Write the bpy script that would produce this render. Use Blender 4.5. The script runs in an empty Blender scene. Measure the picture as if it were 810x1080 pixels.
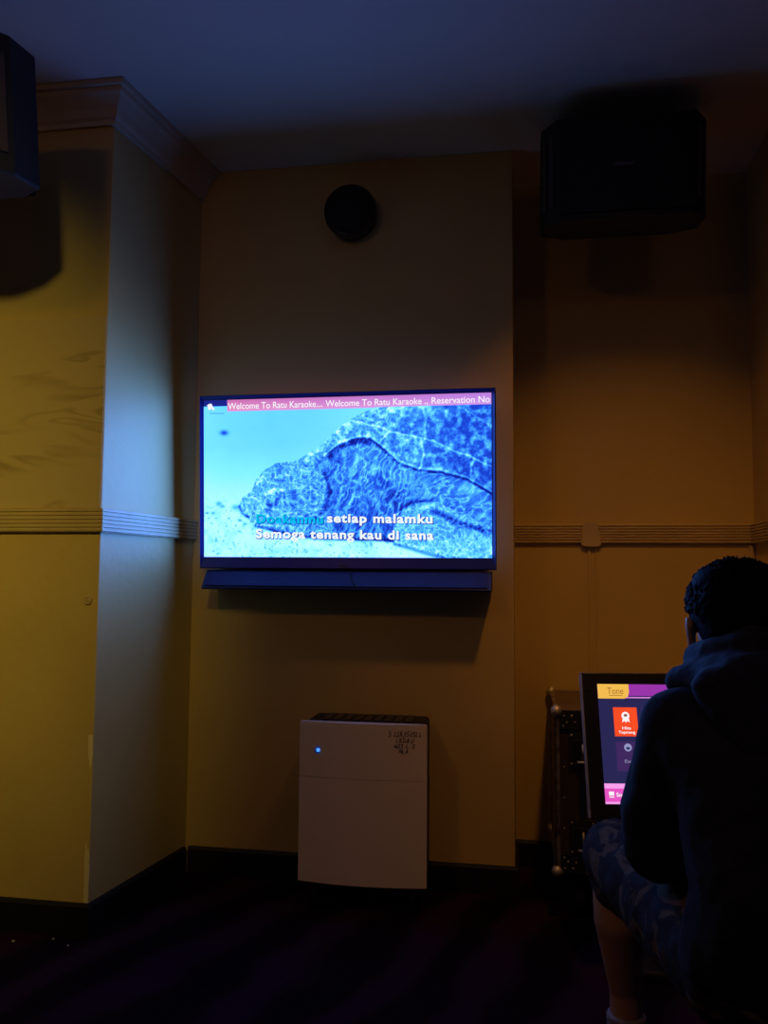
import bpy, bmesh, math, random
import numpy as np
from mathutils import Vector, Matrix, Euler

# ------------------------------------------------------------------ camera, world, lights, exposure
scene = bpy.context.scene
COL = scene.collection
cam_d = bpy.data.cameras.new('camera')
cam = bpy.data.objects.new('camera', cam_d)
COL.objects.link(cam)
cam_d.sensor_fit = 'VERTICAL'
cam_d.sensor_height = 36
cam_d.lens = 29.0
cam_d.clip_start = 0.02
R_ = Vector((0.98645, 0.16386, 0.007777))
U_ = Vector((0.004776, -0.076075, 0.99709))
F_ = Vector((-0.163976, 0.983546, 0.075827))
cam.matrix_world = Matrix(((R_.x, U_.x, -F_.x, 0.0), (R_.y, U_.y, -F_.y, -3.077),
                           (R_.z, U_.z, -F_.z, 1.137), (0, 0, 0, 1)))
scene.camera = cam

world = bpy.data.worlds.new('world')
world.use_nodes = True
world.node_tree.nodes['Background'].inputs[0].default_value = (0.02, 0.02, 0.08, 1)
world.node_tree.nodes['Background'].inputs[1].default_value = 0.05
scene.world = world
scene.view_settings.view_transform = 'Standard'
scene.view_settings.look = 'None'
scene.view_settings.gamma = 1.0
scene.view_settings.use_curve_mapping = False
scene.view_settings.exposure = 0.0

def lamp(name, loc, rot, size, col, power, spread=180, size_y=None):
    d = bpy.data.lights.new(name, 'AREA')
    d.shape = 'RECTANGLE' if size_y else 'DISK'
    d.size = size
    if size_y: d.size_y = size_y
    d.color = col
    d.energy = power
    d.spread = math.radians(spread)
    o = bpy.data.objects.new(name, d)
    o.location = loc
    if len(rot) == 4:      # (aim, x, y, z): point the lamp at a place
        o.rotation_euler = (Vector(rot[1:]) - Vector(loc)).to_track_quat('-Z', 'Y').to_euler()
    else:
        o.rotation_euler = [math.radians(a) for a in rot]
    COL.objects.link(o)
    return o

# warm ceiling downlights out of frame, an added dim blue fill lamp at the rear wall, and the television's own glow
lamp('orange_downlight', (-1.3, -2.9, 2.72), (30, 0, 0), 0.22, (1.0, 0.44, 0.07), 2.7, spread=135)
lamp('right_downlight', (1.3, -3.1, 2.72), (30, 0, 0), 0.45, (1.0, 0.44, 0.07), 1.25)
lamp('yellow_spot', (-0.4, -3.4, 2.72), ('aim', -2.75, -0.585, 0.95), 0.20, (1.0, 0.74, 0.11), 6.2, spread=54)
lamp('recess_downlight', (0.30, -1.15, 2.72), ('aim', 0.5, 0.31, 0.25), 0.12, (1.0, 0.40, 0.03), 1.5, spread=70)
lamp('rear_blue_fill', (0.2, -4.9, 1.6), (90, 0, 0), 1.1, (0.30, 0.35, 1.0), 0.25, size_y=0.62)
glow = lamp('television_glow', (-0.6415, -0.137, 1.495), (-86, 0, 0), 1.07, (0.08, 0.27, 1.0), 27.0, size_y=0.58)
# an LCD's photometric profile: wide sideways, narrow up and down
gd = glow.data; gd.use_nodes = True
nt = gd.node_tree; em = nt.nodes['Emission']
ge = nt.nodes.new('ShaderNodeNewGeometry'); sx = nt.nodes.new('ShaderNodeSeparateXYZ')
ab = nt.nodes.new('ShaderNodeMath'); ab.operation = 'ABSOLUTE'
rg = nt.nodes.new('ShaderNodeMapRange'); rg.interpolation_type = 'SMOOTHSTEP'
rg.inputs['From Min'].default_value = 0.12; rg.inputs['From Max'].default_value = 0.58
rg.inputs['To Min'].default_value = 1.0; rg.inputs['To Max'].default_value = 0.11
nt.links.new(ge.outputs['Incoming'], sx.inputs[0]); nt.links.new(sx.outputs['Z'], ab.inputs[0])
nt.links.new(ab.outputs[0], rg.inputs['Value']); nt.links.new(rg.outputs[0], em.inputs['Strength'])

# ------------------------------------------------------------------ materials
MATS = {}
def mat(name, col, rough=0.6, metal=0.0, emit=None, estr=1.0, noise=None, bump=None, spec=0.5):
    """noise=(scale, other colour, low, high)  bump=(scale, strength)"""
    if name in MATS: return MATS[name]
    m = bpy.data.materials.new(name); m.use_nodes = True
    nt = m.node_tree; b = nt.nodes['Principled BSDF']
    b.inputs['Base Color'].default_value = (*col, 1)
    b.inputs['Roughness'].default_value = rough
    b.inputs['Metallic'].default_value = metal
    b.inputs['Specular IOR Level'].default_value = spec
    if emit:
        b.inputs['Emission Color'].default_value = (*emit, 1)
        b.inputs['Emission Strength'].default_value = estr
    tc = nt.nodes.new('ShaderNodeTexCoord')
    if noise:
        n = nt.nodes.new('ShaderNodeTexNoise'); n.inputs['Scale'].default_value = noise[0]
        n.inputs['Detail'].default_value = 6
        r = nt.nodes.new('ShaderNodeValToRGB')
        r.color_ramp.elements[0].position = noise[2]; r.color_ramp.elements[1].position = noise[3]
        r.color_ramp.elements[0].color = (*col, 1); r.color_ramp.elements[1].color = (*noise[1], 1)
        nt.links.new(tc.outputs['Object'], n.inputs['Vector'])
        nt.links.new(n.outputs['Fac'], r.inputs['Fac'])
        nt.links.new(r.outputs['Color'], b.inputs['Base Color'])
    if bump:
        n2 = nt.nodes.new('ShaderNodeTexNoise'); n2.inputs['Scale'].default_value = bump[0]
        n2.inputs['Detail'].default_value = 5
        bp = nt.nodes.new('ShaderNodeBump'); bp.inputs['Strength'].default_value = bump[1]
        bp.inputs['Distance'].default_value = 0.01
        nt.links.new(tc.outputs['Object'], n2.inputs['Vector'])
        nt.links.new(n2.outputs['Fac'], bp.inputs['Height'])
        nt.links.new(bp.outputs['Normal'], b.inputs['Normal'])
    MATS[name] = m
    return m

def emis(name, col, s=1.0):
    if name in MATS: return MATS[name]
    m = bpy.data.materials.new(name); m.use_nodes = True
    nt = m.node_tree; nt.nodes.clear()
    e = nt.nodes.new('ShaderNodeEmission'); e.inputs[0].default_value = (*col, 1); e.inputs[1].default_value = s
    o = nt.nodes.new('ShaderNodeOutputMaterial'); nt.links.new(e.outputs[0], o.inputs[0])
    MATS[name] = m
    return m

M_yellow = mat('yellow_wall_paint', (0.64, 0.49, 0.20), 0.55, noise=(2.2, (0.57, 0.43, 0.17), 0.35, 0.7), bump=(38, 0.10), spec=0.3)
M_yellow2 = mat('recess_wall_paint', (0.62, 0.47, 0.18), 0.55, noise=(1.6, (0.53, 0.40, 0.15), 0.3, 0.7), bump=(30, 0.10), spec=0.3)
M_lowbounce = mat('low_bounce_wall', (0.05, 0.035, 0.03), 0.8)  # dark colour given to the unseen walls to cut blue bounce light
M_trimp = mat('trim_paint', (0.58, 0.46, 0.24), 0.45, noise=(8, (0.5, 0.39, 0.20), 0.4, 0.7))
M_crown = mat('crown_paint', (0.62, 0.52, 0.40), 0.5, noise=(6, (0.55, 0.45, 0.33), 0.4, 0.7))
M_ceil = mat('ceiling_paint', (0.82, 0.78, 0.74), 0.8, noise=(1.2, (0.76, 0.72, 0.68), 0.3, 0.7), bump=(25, 0.08))
M_base = mat('dark_skirting_paint', (0.004, 0.004, 0.012), 0.6, noise=(12, (0.006, 0.005, 0.015), 0.4, 0.7))
M_black = mat('black_plastic', (0.012, 0.012, 0.016), 0.35, noise=(30, (0.018, 0.018, 0.022), 0.4, 0.7))
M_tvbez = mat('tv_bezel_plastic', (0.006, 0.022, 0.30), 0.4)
M_matte = mat('black_vinyl', (0.010, 0.010, 0.014), 0.6, bump=(300, 0.2))
M_grille = mat('speaker_grille_mesh', (0.014, 0.014, 0.02), 0.7, bump=(420, 0.6))
M_metal = mat('worn_aluminium', (0.75, 0.70, 0.66), 0.5, 0.8, noise=(25, (0.5, 0.47, 0.44), 0.4, 0.7))
M_steel = mat('dark_steel', (0.18, 0.17, 0.16), 0.35, 1.0)
M_case = mat('flight_case_laminate', (0.05, 0.038, 0.032), 0.45, noise=(20, (0.035, 0.027, 0.024), 0.4, 0.7), bump=(160, 0.15))
M_casetop = mat('dusty_case_laminate', (0.16, 0.115, 0.085), 0.55, noise=(14, (0.11, 0.08, 0.06), 0.4, 0.7))
M_white = mat('white_purifier_plastic', (0.90, 0.84, 0.80), 0.42, noise=(3, (0.86, 0.79, 0.75), 0.4, 0.7))
M_ink = mat('black_marker_ink', (0.02, 0.015, 0.015), 0.7)
M_skin = mat('skin', (0.55, 0.32, 0.22), 0.5, noise=(18, (0.48, 0.27, 0.18), 0.4, 0.7))
M_hair = mat('black_hair', (0.006, 0.005, 0.007), 0.7, bump=(400, 0.4), spec=0.06)
M_hood = mat('navy_sweatshirt_fabric', (0.006, 0.008, 0.024), 0.9, noise=(60, (0.008, 0.011, 0.030), 0.4, 0.6), bump=(14, 0.5))
M_sock = mat('grey_sock_knit', (0.32, 0.30, 0.34), 0.9, bump=(150, 0.4))
M_shoe = mat('dark_shoe_rubber', (0.02, 0.02, 0.025), 0.6)
M_stool = mat('dark_stool_vinyl', (0.02, 0.015, 0.018), 0.6)
M_scrap = mat('pale_paper', (0.7, 0.68, 0.72), 0.8)

# ------------------------------------------------------------------ helpers
def link(name, me, m=None, parent=None):
    o = bpy.data.objects.new(name, me)
    COL.objects.link(o)
    if m is not None: me.materials.append(m)
    if parent is not None: o.parent = parent
    return o

def obj(name, bm, m, parent=None, smooth=False, bevel=0):
    me = bpy.data.meshes.new(name)
    bmesh.ops.recalc_face_normals(bm, faces=bm.faces)
    bm.to_mesh(me); bm.free()
    if smooth:
        for p in me.polygons: p.use_smooth = True
    o = link(name, me, m, parent)
    if bevel:
        b = o.modifiers.new('bevel', 'BEVEL'); b.width = bevel; b.segments = 2; b.limit_method = 'ANGLE'
    return o

def empty(name, loc=(0, 0, 0), rot=(0, 0, 0)):
    o = bpy.data.objects.new(name, None)
    o.location = loc; o.rotation_euler = rot; o.empty_display_size = 0.1
    COL.objects.link(o)
    return o

def tag(o, label, cat, group=None, kind=None):
    o['label'] = label; o['category'] = cat
    if group: o['group'] = group
    if kind: o['kind'] = kind
    return o

def struct(o):
    o['kind'] = 'structure'
    return o

def box(bm, x0, x1, y0, y1, z0, z1):
    vs = [bm.verts.new((x, y, z)) for x in (x0, x1) for y in (y0, y1) for z in (z0, z1)]
    for f in ((0, 1, 3, 2), (4, 6, 7, 5), (0, 4, 5, 1), (2, 3, 7, 6), (0, 2, 6, 4), (1, 5, 7, 3)):
        bm.faces.new([vs[i] for i in f])
    return bm

def B(*a):
    bm = bmesh.new()
    return box(bm, *a)

def prism(bm, pts, lo, hi, axis='z'):
    def P(a, b, c):
        return {'z': (a, b, c), 'y': (a, c, b), 'x': (c, a, b)}[axis]
    v0 = [bm.verts.new(P(a, b, lo)) for a, b in pts]
    v1 = [bm.verts.new(P(a, b, hi)) for a, b in pts]
    n = len(pts)
    bm.faces.new(v0[::-1]); bm.faces.new(v1)
    for i in range(n):
        bm.faces.new((v0[i], v0[(i + 1) % n], v1[(i + 1) % n], v1[i]))
    return bm

def tube(bm, p0, p1, r0, r1=None, seg=16):
    if r1 is None: r1 = r0
    p0 = Vector(p0); p1 = Vector(p1); d = (p1 - p0)
    q = d.to_track_quat('Z', 'Y')
    a = []; b = []
    for i in range(seg):
        t = 2 * math.pi * i / seg
        c = Vector((math.cos(t), math.sin(t), 0))
        a.append(bm.verts.new(p0 + q @ (c * r0))); b.append(bm.verts.new(p1 + q @ (c * r1)))
    for i in range(seg):
        bm.faces.new((a[i], a[(i + 1) % seg], b[(i + 1) % seg], b[i]))
    bm.faces.new(a[::-1]); bm.faces.new(b)
    return bm

def path_tube(bm, pts, r, seg=8):
    for a, b in zip(pts[:-1], pts[1:]): tube(bm, a, b, r, r, seg)
    return bm

def ball(bm, c, r, seg=14):
    m = Matrix.Translation(c) @ Matrix.Diagonal((*(r if hasattr(r, '__len__') else (r, r, r)), 1))
    bmesh.ops.create_uvsphere(bm, u_segments=seg * 2, v_segments=seg, radius=1, matrix=m)
    return bm

def lathe(bm, prof, axis_pt=(0, 0, 0), axis='y', seg=48):
    rings = []
    for r, h in prof:
        ring = []
        for i in range(seg):
            t = 2 * math.pi * i / seg
            a, b = r * math.cos(t), r * math.sin(t)
            v = {'y': (a, h, b), 'z': (a, b, h)}[axis]
            ring.append(bm.verts.new(Vector(v) + Vector(axis_pt)))
        rings.append(ring)
    for q in range(len(rings) - 1):
        for i in range(seg):
            bm.faces.new((rings[q][i], rings[q][(i + 1) % seg], rings[q + 1][(i + 1) % seg], rings[q + 1][i]))
    bm.faces.new(rings[0]); bm.faces.new(rings[-1][::-1])
    return bm

def sweep(bm, prof, path, normals):
    """prof: (out, z) outline; path: xy points; normals: unit-ish xy outward (mitred) at each point"""
    rows = []
    for (px, py), (nx, ny) in zip(path, normals):
        rows.append([bm.verts.new((px + nx * o, py + ny * o, z)) for o, z in prof])
    n = len(prof)
    for a, b in zip(rows[:-1], rows[1:]):
        for i in range(n):
            bm.faces.new((a[i], a[(i + 1) % n], b[(i + 1) % n], b[i]))
    bm.faces.new(rows[0]); bm.faces.new(rows[-1][::-1])
    return bm

def text_mesh(s, bold=0.0, spacing=1.0):
    cu = bpy.data.curves.new('t', 'FONT'); cu.body = s; cu.size = 1; cu.offset = bold
    cu.space_character = spacing
    cu.resolution_u = 4
    o = bpy.data.objects.new('t', cu); COL.objects.link(o)
    dg = bpy.context.evaluated_depsgraph_get(); dg.update()
    me = bpy.data.meshes.new_from_object(o.evaluated_get(dg))
    bpy.data.objects.remove(o); bpy.data.curves.remove(cu)
    return me

def text_on(name, s, fn, u0, u1, v0, v1, m, parent, bold=0.0, out=0.0, spacing=1.0, ref=None):
    """lettering stretched over u0..u1 with baseline v0 and cap height v1; fn(u,v,out)->3D"""
    me = text_mesh(s, bold, spacing)
    co = np.array([v.co[:] for v in me.vertices])
    x0, x1 = co[:, 0].min(), co[:, 0].max()
    cap = 0.70
    for v in me.vertices:
        u = u0 + (v.co.x - x0) / (x1 - x0) * (u1 - u0)
        w = v0 + v.co.y / cap * (v1 - v0)
        v.co = fn(u, w, out)
    o = link(name, me, m, parent)
    return o

_t = bmesh.new(); bmesh.ops.create_icosphere(_t, subdivisions=3, radius=1)
_ICO = [v.co.copy() for v in _t.verts]; _t.free()
def hull(bm, parts):
    """convex hull of ellipsoids: parts = [(centre, radius or (rx,ry,rz)), ...]"""
    t = bmesh.new()
    for c, r in parts:
        rr = r if hasattr(r, '__len__') else (r, r, r)
        for p in _ICO: t.verts.new((c[0] + p.x * rr[0], c[1] + p.y * rr[1], c[2] + p.z * rr[2]))
    bmesh.ops.convex_hull(t, input=list(t.verts), use_existing_faces=False)
    m = {}
    for f in t.faces:
        vs = []
        for v in f.verts:
            vs.append(v)
        ws = []
        for v in vs:
            k = (round(v.co.x, 7), round(v.co.y, 7), round(v.co.z, 7))
            if k not in m: m[k] = bm.verts.new(v.co)
            ws.append(m[k])
        if len(set(ws)) >= 3: bm.faces.new(ws)
    t.free()

def chain(bm, pts):
    for a, b in zip(pts[:-1], pts[1:]): hull(bm, [a, b])

def organic(name, bm, m, parent, voxel=0.006, smooth=6, wrinkle=None):
    """many overlapping lumps fused into one continuous skin"""
    me = bpy.data.meshes.new(name); bm.to_mesh(me); bm.free()
    o = bpy.data.objects.new(name, me); COL.objects.link(o)
    r = o.modifiers.new('r', 'REMESH'); r.mode = 'VOXEL'; r.voxel_size = voxel; r.use_smooth_shade = True
    s = o.modifiers.new('s', 'SMOOTH'); s.iterations = smooth; s.factor = 0.5
    if wrinkle:
        t = bpy.data.textures.new(name + '_folds', 'CLOUDS'); t.noise_scale = wrinkle[0]
        d = o.modifiers.new('d', 'DISPLACE'); d.texture = t; d.strength = wrinkle[1]; d.mid_level = 0.5
    dg = bpy.context.evaluated_depsgraph_get(); dg.update()
    me2 = bpy.data.meshes.new_from_object(o.evaluated_get(dg)); me2.name = name
    bpy.data.objects.remove(o); bpy.data.meshes.remove(me)
    for p in me2.polygons: p.use_smooth = True
    me2.materials.clear()
    return link(name, me2, m, parent)

# ------------------------------------------------------------------ room shell
ZC = 2.76
XL, XR, XRR, YR = -1.274, -0.027, 0.893, 0.3124      # TV wall left / right ends, recess right end, recess depth
PX, PY = -1.350, -0.585                                # corner of the projecting left wall

# carpet
mc = bpy.data.materials.new('purple_carpet'); mc.use_nodes = True
nt = mc.node_tree; b = nt.nodes['Principled BSDF']; b.inputs['Roughness'].default_value = 0.95
b.inputs['Specular IOR Level'].default_value = 0.1
tc = nt.nodes.new('ShaderNodeTexCoord'); mp = nt.nodes.new('ShaderNodeMapping')
mp.inputs['Rotation'].default_value = (0, 0, math.radians(21)); 
wv = nt.nodes.new('ShaderNodeTexWave'); wv.inputs['Scale'].default_value = 1.15; wv.inputs['Distortion'].default_value = 5.0
wv.inputs['Detail'].default_value = 3; wv.inputs['Detail Scale'].default_value = 1.4
rp = nt.nodes.new('ShaderNodeValToRGB')
rp.color_ramp.elements[0].position = 0.25; rp.color_ramp.elements[0].color = (0.006, 0.0014, 0.007, 1)
rp.color_ramp.elements[1].position = 0.85; rp.color_ramp.elements[1].color = (0.026, 0.005, 0.026, 1)
nz = nt.nodes.new('ShaderNodeTexNoise'); nz.inputs['Scale'].default_value = 160
bp = nt.nodes.new('ShaderNodeBump'); bp.inputs['Strength'].default_value = 0.7; bp.inputs['Distance'].default_value = 0.006
nt.links.new(tc.outputs['Object'], mp.inputs['Vector']); nt.links.new(mp.outputs[0], wv.inputs['Vector'])
nt.links.new(wv.outputs['Fac'], rp.inputs['Fac']); nt.links.new(rp.outputs[0], b.inputs['Base Color'])
nt.links.new(tc.outputs['Object'], nz.inputs['Vector']); nt.links.new(nz.outputs['Fac'], bp.inputs['Height'])
nt.links.new(bp.outputs[0], b.inputs['Normal'])
struct(obj('floor', B(-2.7, 2.3, -5.1, 0.5, -0.08, 0), mc))
struct(obj('ceiling', B(-2.7, 2.3, -5.1, 0.5, ZC, ZC + 0.08), M_ceil))
struct(obj('wall_back', B(XL, XR, 0, 0.5, 0, ZC), M_yellow, bevel=0.003))
struct(obj('wall_recess', B(XR, XRR, YR, 0.5, 0, ZC), M_yellow2))
struct(obj('wall_right', B(XRR, 2.3, -0.45, 0.5, 0, ZC), M_yellow2))
struct(obj('wall_far_right', B(2.2, 2.3, -5.1, -0.45, 0, ZC), M_lowbounce))
struct(obj('wall_rear', B(-2.7, 2.3, -5.1, -5.0, 0, ZC), M_lowbounce))
struct(obj('wall_far_left', B(-2.7, -2.6, -5.1, PY, 0, ZC), M_lowbounce))

# projecting left wall: paint with worn, chipped edge near its corner
ml = bpy.data.materials.new('chipped_yellow_paint'); ml.use_nodes = True
nt = ml.node_tree; b = nt.nodes['Principled BSDF']; b.inputs['Roughness'].default_value = 0.5
b.inputs['Specular IOR Level'].default_value = 0.3
tc = nt.nodes.new('ShaderNodeTexCoord'); sp = nt.nodes.new('ShaderNodeSeparateXYZ')
nt.links.new(tc.outputs['Object'], sp.inputs[0])
def math_n(op, a, bb=None):
    n = nt.nodes.new('ShaderNodeMath'); n.operation = op
    for i, v in enumerate((a, bb)):
        if v is None: continue
        if isinstance(v, (int, float)): n.inputs[i].default_value = v
        else: nt.links.new(v, n.inputs[i])
    return n.outputs[0]
nx = nt.nodes.new('ShaderNodeTexNoise'); nx.inputs['Scale'].default_value = 9; nx.inputs['Detail'].default_value = 5
mp = nt.nodes.new('ShaderNodeMapping'); mp.inputs['Scale'].default_value = (3.5, 3.5, 0.55)
nt.links.new(tc.outputs['Object'], mp.inputs[0]); nt.links.new(mp.outputs[0], nx.inputs['Vector'])
nearx = math_n('GREATER_THAN', math_n('ADD', sp.outputs['X'], math_n('MULTIPLY', nx.outputs['Fac'], 0.02)), PX - 0.004)
nearx = math_n('MULTIPLY', nearx, math_n('LESS_THAN', sp.outputs['X'], PX + 0.0004))
lowz = math_n('LESS_THAN', sp.outputs['Z'], 0.62)
chip = math_n('GREATER_THAN', nx.outputs['Fac'], 0.565)
msk = math_n('MULTIPLY', math_n('MULTIPLY', nearx, lowz), chip)
mx = nt.nodes.new('ShaderNodeMix'); mx.data_type = 'RGBA'
n3 = nt.nodes.new('ShaderNodeTexNoise'); n3.inputs['Scale'].default_value = 2.4; n3.inputs['Detail'].default_value = 4
r3 = nt.nodes.new('ShaderNodeValToRGB')
r3.color_ramp.elements[0].color = (0.64, 0.49, 0.20, 1); r3.color_ramp.elements[1].color = (0.56, 0.43, 0.17, 1)
r3.color_ramp.elements[0].position = .35; r3.color_ramp.elements[1].position = .7
nt.links.new(tc.outputs['Object'], n3.inputs['Vector']); nt.links.new(n3.outputs['Fac'], r3.inputs['Fac'])
nt.links.new(msk, mx.inputs[0]); nt.links.new(r3.outputs[0], mx.inputs[6]); mx.inputs[7].default_value = (0.85, 0.75, 0.5, 1)
nt.links.new(mx.outputs[2], b.inputs['Base Color'])
n4 = nt.nodes.new('ShaderNodeTexNoise'); n4.inputs['Scale'].default_value = 30
bp = nt.nodes.new('ShaderNodeBump'); bp.inputs['Strength'].default_value = 0.12; bp.inputs['Distance'].default_value = 0.01
nt.links.new(tc.outputs['Object'], n4.inputs['Vector']); nt.links.new(n4.outputs['Fac'], bp.inputs['Height'])
nt.links.new(bp.outputs[0], b.inputs['Normal'])
bm = bmesh.new()
prism(bm, [(XL, 0.0), (XL, 0.5), (-2.7, 0.5), (-2.7, PY), (PX, PY)], 0, ZC)
wl = struct(obj('wall_left', bm, ml, bevel=0.003))

# outward unit normals for the left wall's front and side, and the mitre at its corner
sd = Vector((XL - PX, -PY)).normalized(); sn = Vector((sd.y, -sd.x))
fn_ = Vector((0, -1))
mit = (sn + fn_) / (1 + sn.dot(fn_))
def along_side(prof, m, name, x_from=-2.6, end_cut=0.0):
    bm = bmesh.new()
    end = Vector((XL, 0.0)) - sd * end_cut
    sweep(bm, prof, [(x_from, PY), (PX, PY), (end.x, end.y)],
          [(0, -1), (mit.x, mit.y), (sn.x, sn.y)])
    return struct(obj(name, bm, m))

def rail_prof(z0, z1, d=0.020, n=6):
    p = [(0.0005, z0), (d * .75, z0)]
    h = (z1 - z0) / n
    for i in range(n):
        a = z0 + h * i
        p += [(d * .75, a + h * .12), (d, a + h * .28), (d, a + h * .72), (d * .75, a + h * .88)]
    p += [(d * .75, z1), (0.0005, z1)]
    q = []
    for v in p:
        if not q or (abs(q[-1][0] - v[0]) + abs(q[-1][1] - v[1])) > 1e-6: q.append(v)
    return q
along_side(rail_prof(1.268, 1.345), M_trimp, 'trim_1')
crown = [(0.0005, ZC - 0.120), (0.012, ZC - 0.120), (0.014, ZC - 0.104), (0.022, ZC - 0.095), (0.030, ZC - 0.070),
         (0.050, ZC - 0.042), (0.062, ZC - 0.032), (0.064, ZC - 0.018), (0.078, ZC - 0.016), (0.080, ZC - 0.0005), (0.0005, ZC - 0.0005)]
along_side(crown, M_crown, 'trim_2')
along_side([(0.0005, 0.0005), (0.014, 0.0005), (0.014, 0.09), (0.009, 0.10), (0.0005, 0.10)], M_base, 'baseboard_left', end_cut=0.016)
bb = [(0.0005, 0.0005), (0.014, 0.0005), (0.014, 0.09), (0.009, 0.10), (0.0005, 0.10)]
bm = bmesh.new(); sweep(bm, bb, [(XL + 0.015, 0), (XR, 0), (XR, YR - 0.016)], [(0, -1), (1, -1), (1, 0)])
struct(obj('baseboard_back', bm, M_base))
bm = bmesh.new(); sweep(bm, bb, [(XR + 0.001, YR), (XRR, YR)], [(0, -1), (0, -1)])
struct(obj('baseboard_recess', bm, M_base))
bm = bmesh.new(); sweep(bm, bb, [(XRR, YR - 0.016), (XRR, -0.45), (2.18, -0.45)], [(-1, 0), (-1, -1), (0, -1)])
struct(obj('baseboard_right', bm, M_base))
# recess rail, its joint block and short vertical battens below
bm = bmesh.new()
sweep(bm, rail_prof(1.268, 1.345, n=7), [(XR + 0.001, YR), (0.245, YR)], [(0, -1), (0, -1)])
sweep(bm, rail_prof(1.268, 1.345, n=7), [(0.305, YR), (XRR, YR), (XRR, -0.45)], [(0, -1), (-1, -1), (-1, 0)])
prism(bm, [(0.235, 1.262), (0.25, 1.255), (0.30, 1.255), (0.312, 1.262), (0.310, 1.30), (0.296, 1.352), (0.252, 1.352), (0.240, 1.33)],
      YR - 0.024, YR - 0.0005, 'y')
struct(obj('trim_3', bm, M_trimp, bevel=0.002))
bm = bmesh.new()
box(bm, 0.262, 0.274, YR - 0.007, YR - 0.0005, 0.101, 1.254); box(bm, 0.290, 0.298, YR - 0.007, YR - 0.0005, 0.101, 1.254)
struct(obj('trim_4', bm, M_yellow2, bevel=0.002))
bm = bmesh.new(); box(bm, XRR - 0.022, XRR - 0.006, YR - 0.012, YR - 0.0005, 0.101, 1.26)
struct(obj('trim_5', bm, M_trimp, bevel=0.003))

# ------------------------------------------------------------------ wallpaper panel with faint swirls
mw = bpy.data.materials.new('swirled_wallpaper'); mw.use_nodes = True
nt = mw.node_tree; b = nt.nodes['Principled BSDF']; b.inputs['Roughness'].default_value = 0.5
tc = nt.nodes.new('ShaderNodeTexCoord')
nz = nt.nodes.new('ShaderNodeTexNoise'); nz.inputs['Scale'].default_value = 2.6; nz.inputs['Detail'].default_value = 1.5
nz.inputs['Distortion'].default_value = 1.6
mp = nt.nodes.new('ShaderNodeMapping'); mp.inputs['Scale'].default_value = (0.55, 1.0, 2.3); mp.inputs['Location'].default_value = (3.1, 0, 1.7)
nt.links.new(tc.outputs['Object'], mp.inputs[0]); nt.links.new(mp.outputs[0], nz.inputs['Vector'])
m1 = math_n('PINGPONG', math_n('MULTIPLY', nz.outputs['Fac'], 5.5), 0.5)
r3 = nt.nodes.new('ShaderNodeValToRGB')
r3.color_ramp.elements[0].position = 0.0; r3.color_ramp.elements[0].color = (0.40, 0.30, 0.13, 1)
r3.color_ramp.elements[1].position = 0.22; r3.color_ramp.elements[1].color = (0.58, 0.46, 0.23, 1)
nt.links.new(m1, r3.inputs['Fac'])
# keep the swirls sparse
nz2 = nt.nodes.new('ShaderNodeTexNoise'); nz2.inputs['Scale'].default_value = 3.5
nt.links.new(mp.outputs[0], nz2.inputs['Vector'])
r4 = nt.nodes.new('ShaderNodeValToRGB'); r4.color_ramp.elements[0].position = .42; r4.color_ramp.elements[1].position = .58
nt.links.new(nz2.outputs['Fac'], r4.inputs['Fac'])
mx = nt.nodes.new('ShaderNodeMix'); mx.data_type = 'RGBA'
nt.links.new(r4.outputs[0], mx.inputs[0]); mx.inputs[6].default_value = (0.58, 0.46, 0.23, 1)
nt.links.new(r3.outputs[0], mx.inputs[7]); nt.links.new(mx.outputs[2], b.inputs['Base Color'])
o = obj('wallpaper_panel', B(-2.5, PX - 0.004, PY - 0.003, PY - 0.0003, 1.347, 1.985), mw)
tag(o, 'pale yellow wallpaper panel with faint brown swirls above the left wall rail', 'wallpaper')

# small round plug low beside the corner
t = empty('wall_plug', (-1.383, PY, 1.047)); tag(t, 'tiny round plug on the yellow left wall just below the rail', 'wall plug')
bm = bmesh.new(); lathe(bm, [(0.0135, -0.0005), (0.014, -0.005), (0.0115, -0.007), (0.0095, -0.005), (0.009, -0.002)], seg=24)
obj('rim', bm, M_trimp, t, True)
bm = bmesh.new(); lathe(bm, [(0.0088, -0.001), (0.0085, -0.0028), (0.004, -0.0035)], seg=20)
obj('screw_head', bm, M_trimp, t, True)

# ------------------------------------------------------------------ television
SW, SH = 1.078, 0.600
TVW, TVH = 1.108, 0.650
tv = empty('television', (-0.6415, -0.085, 1.158), (math.radians(4.0), 0, 0))
tag(tv, 'wall-mounted flat television playing a blue turtle karaoke video', 'television')
bm = bmesh.new()
# frame: four bars round the glass
X0, X1 = -TVW / 2, TVW / 2
sx0, sx1 = -SW / 2, SW / 2
sz0 = 0.043; sz1 = sz0 + 0.590
outer = [(X0, 0.0), (X1, 0.0), (X1, TVH), (X0, TVH)]; inner = [(sx0, sz0), (sx1, sz0), (sx1, sz1), (sx0, sz1)]
lip = [(X0 + .003, 0.004), (X1 - .003, 0.004), (X1 - .003, TVH - .003), (X0 + .003, TVH - .003)]
rings = [[bm.verts.new((a, y_, z)) for a, z in pts] for pts, y_ in ((inner, 0.0), (outer, 0.0), (outer, -0.030), (lip, -0.036), (inner, -0.0262))]
for ra, rb in zip(rings, rings[1:] + rings[:1]):
    for i in range(4): bm.faces.new((ra[i], ra[(i + 1) % 4], rb[(i + 1) % 4], rb[i]))
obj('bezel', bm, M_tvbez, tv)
obj('back_cover', B(X0 + 0.03, X1 - 0.03, 0.0005, 0.040, 0.03, TVH - 0.05), M_black, tv, bevel=0.01)
obj('wall_bracket', B(-0.16, 0.16, 0.0405, 0.074, 0.20, 0.42), M_steel, tv, bevel=0.003)
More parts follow.
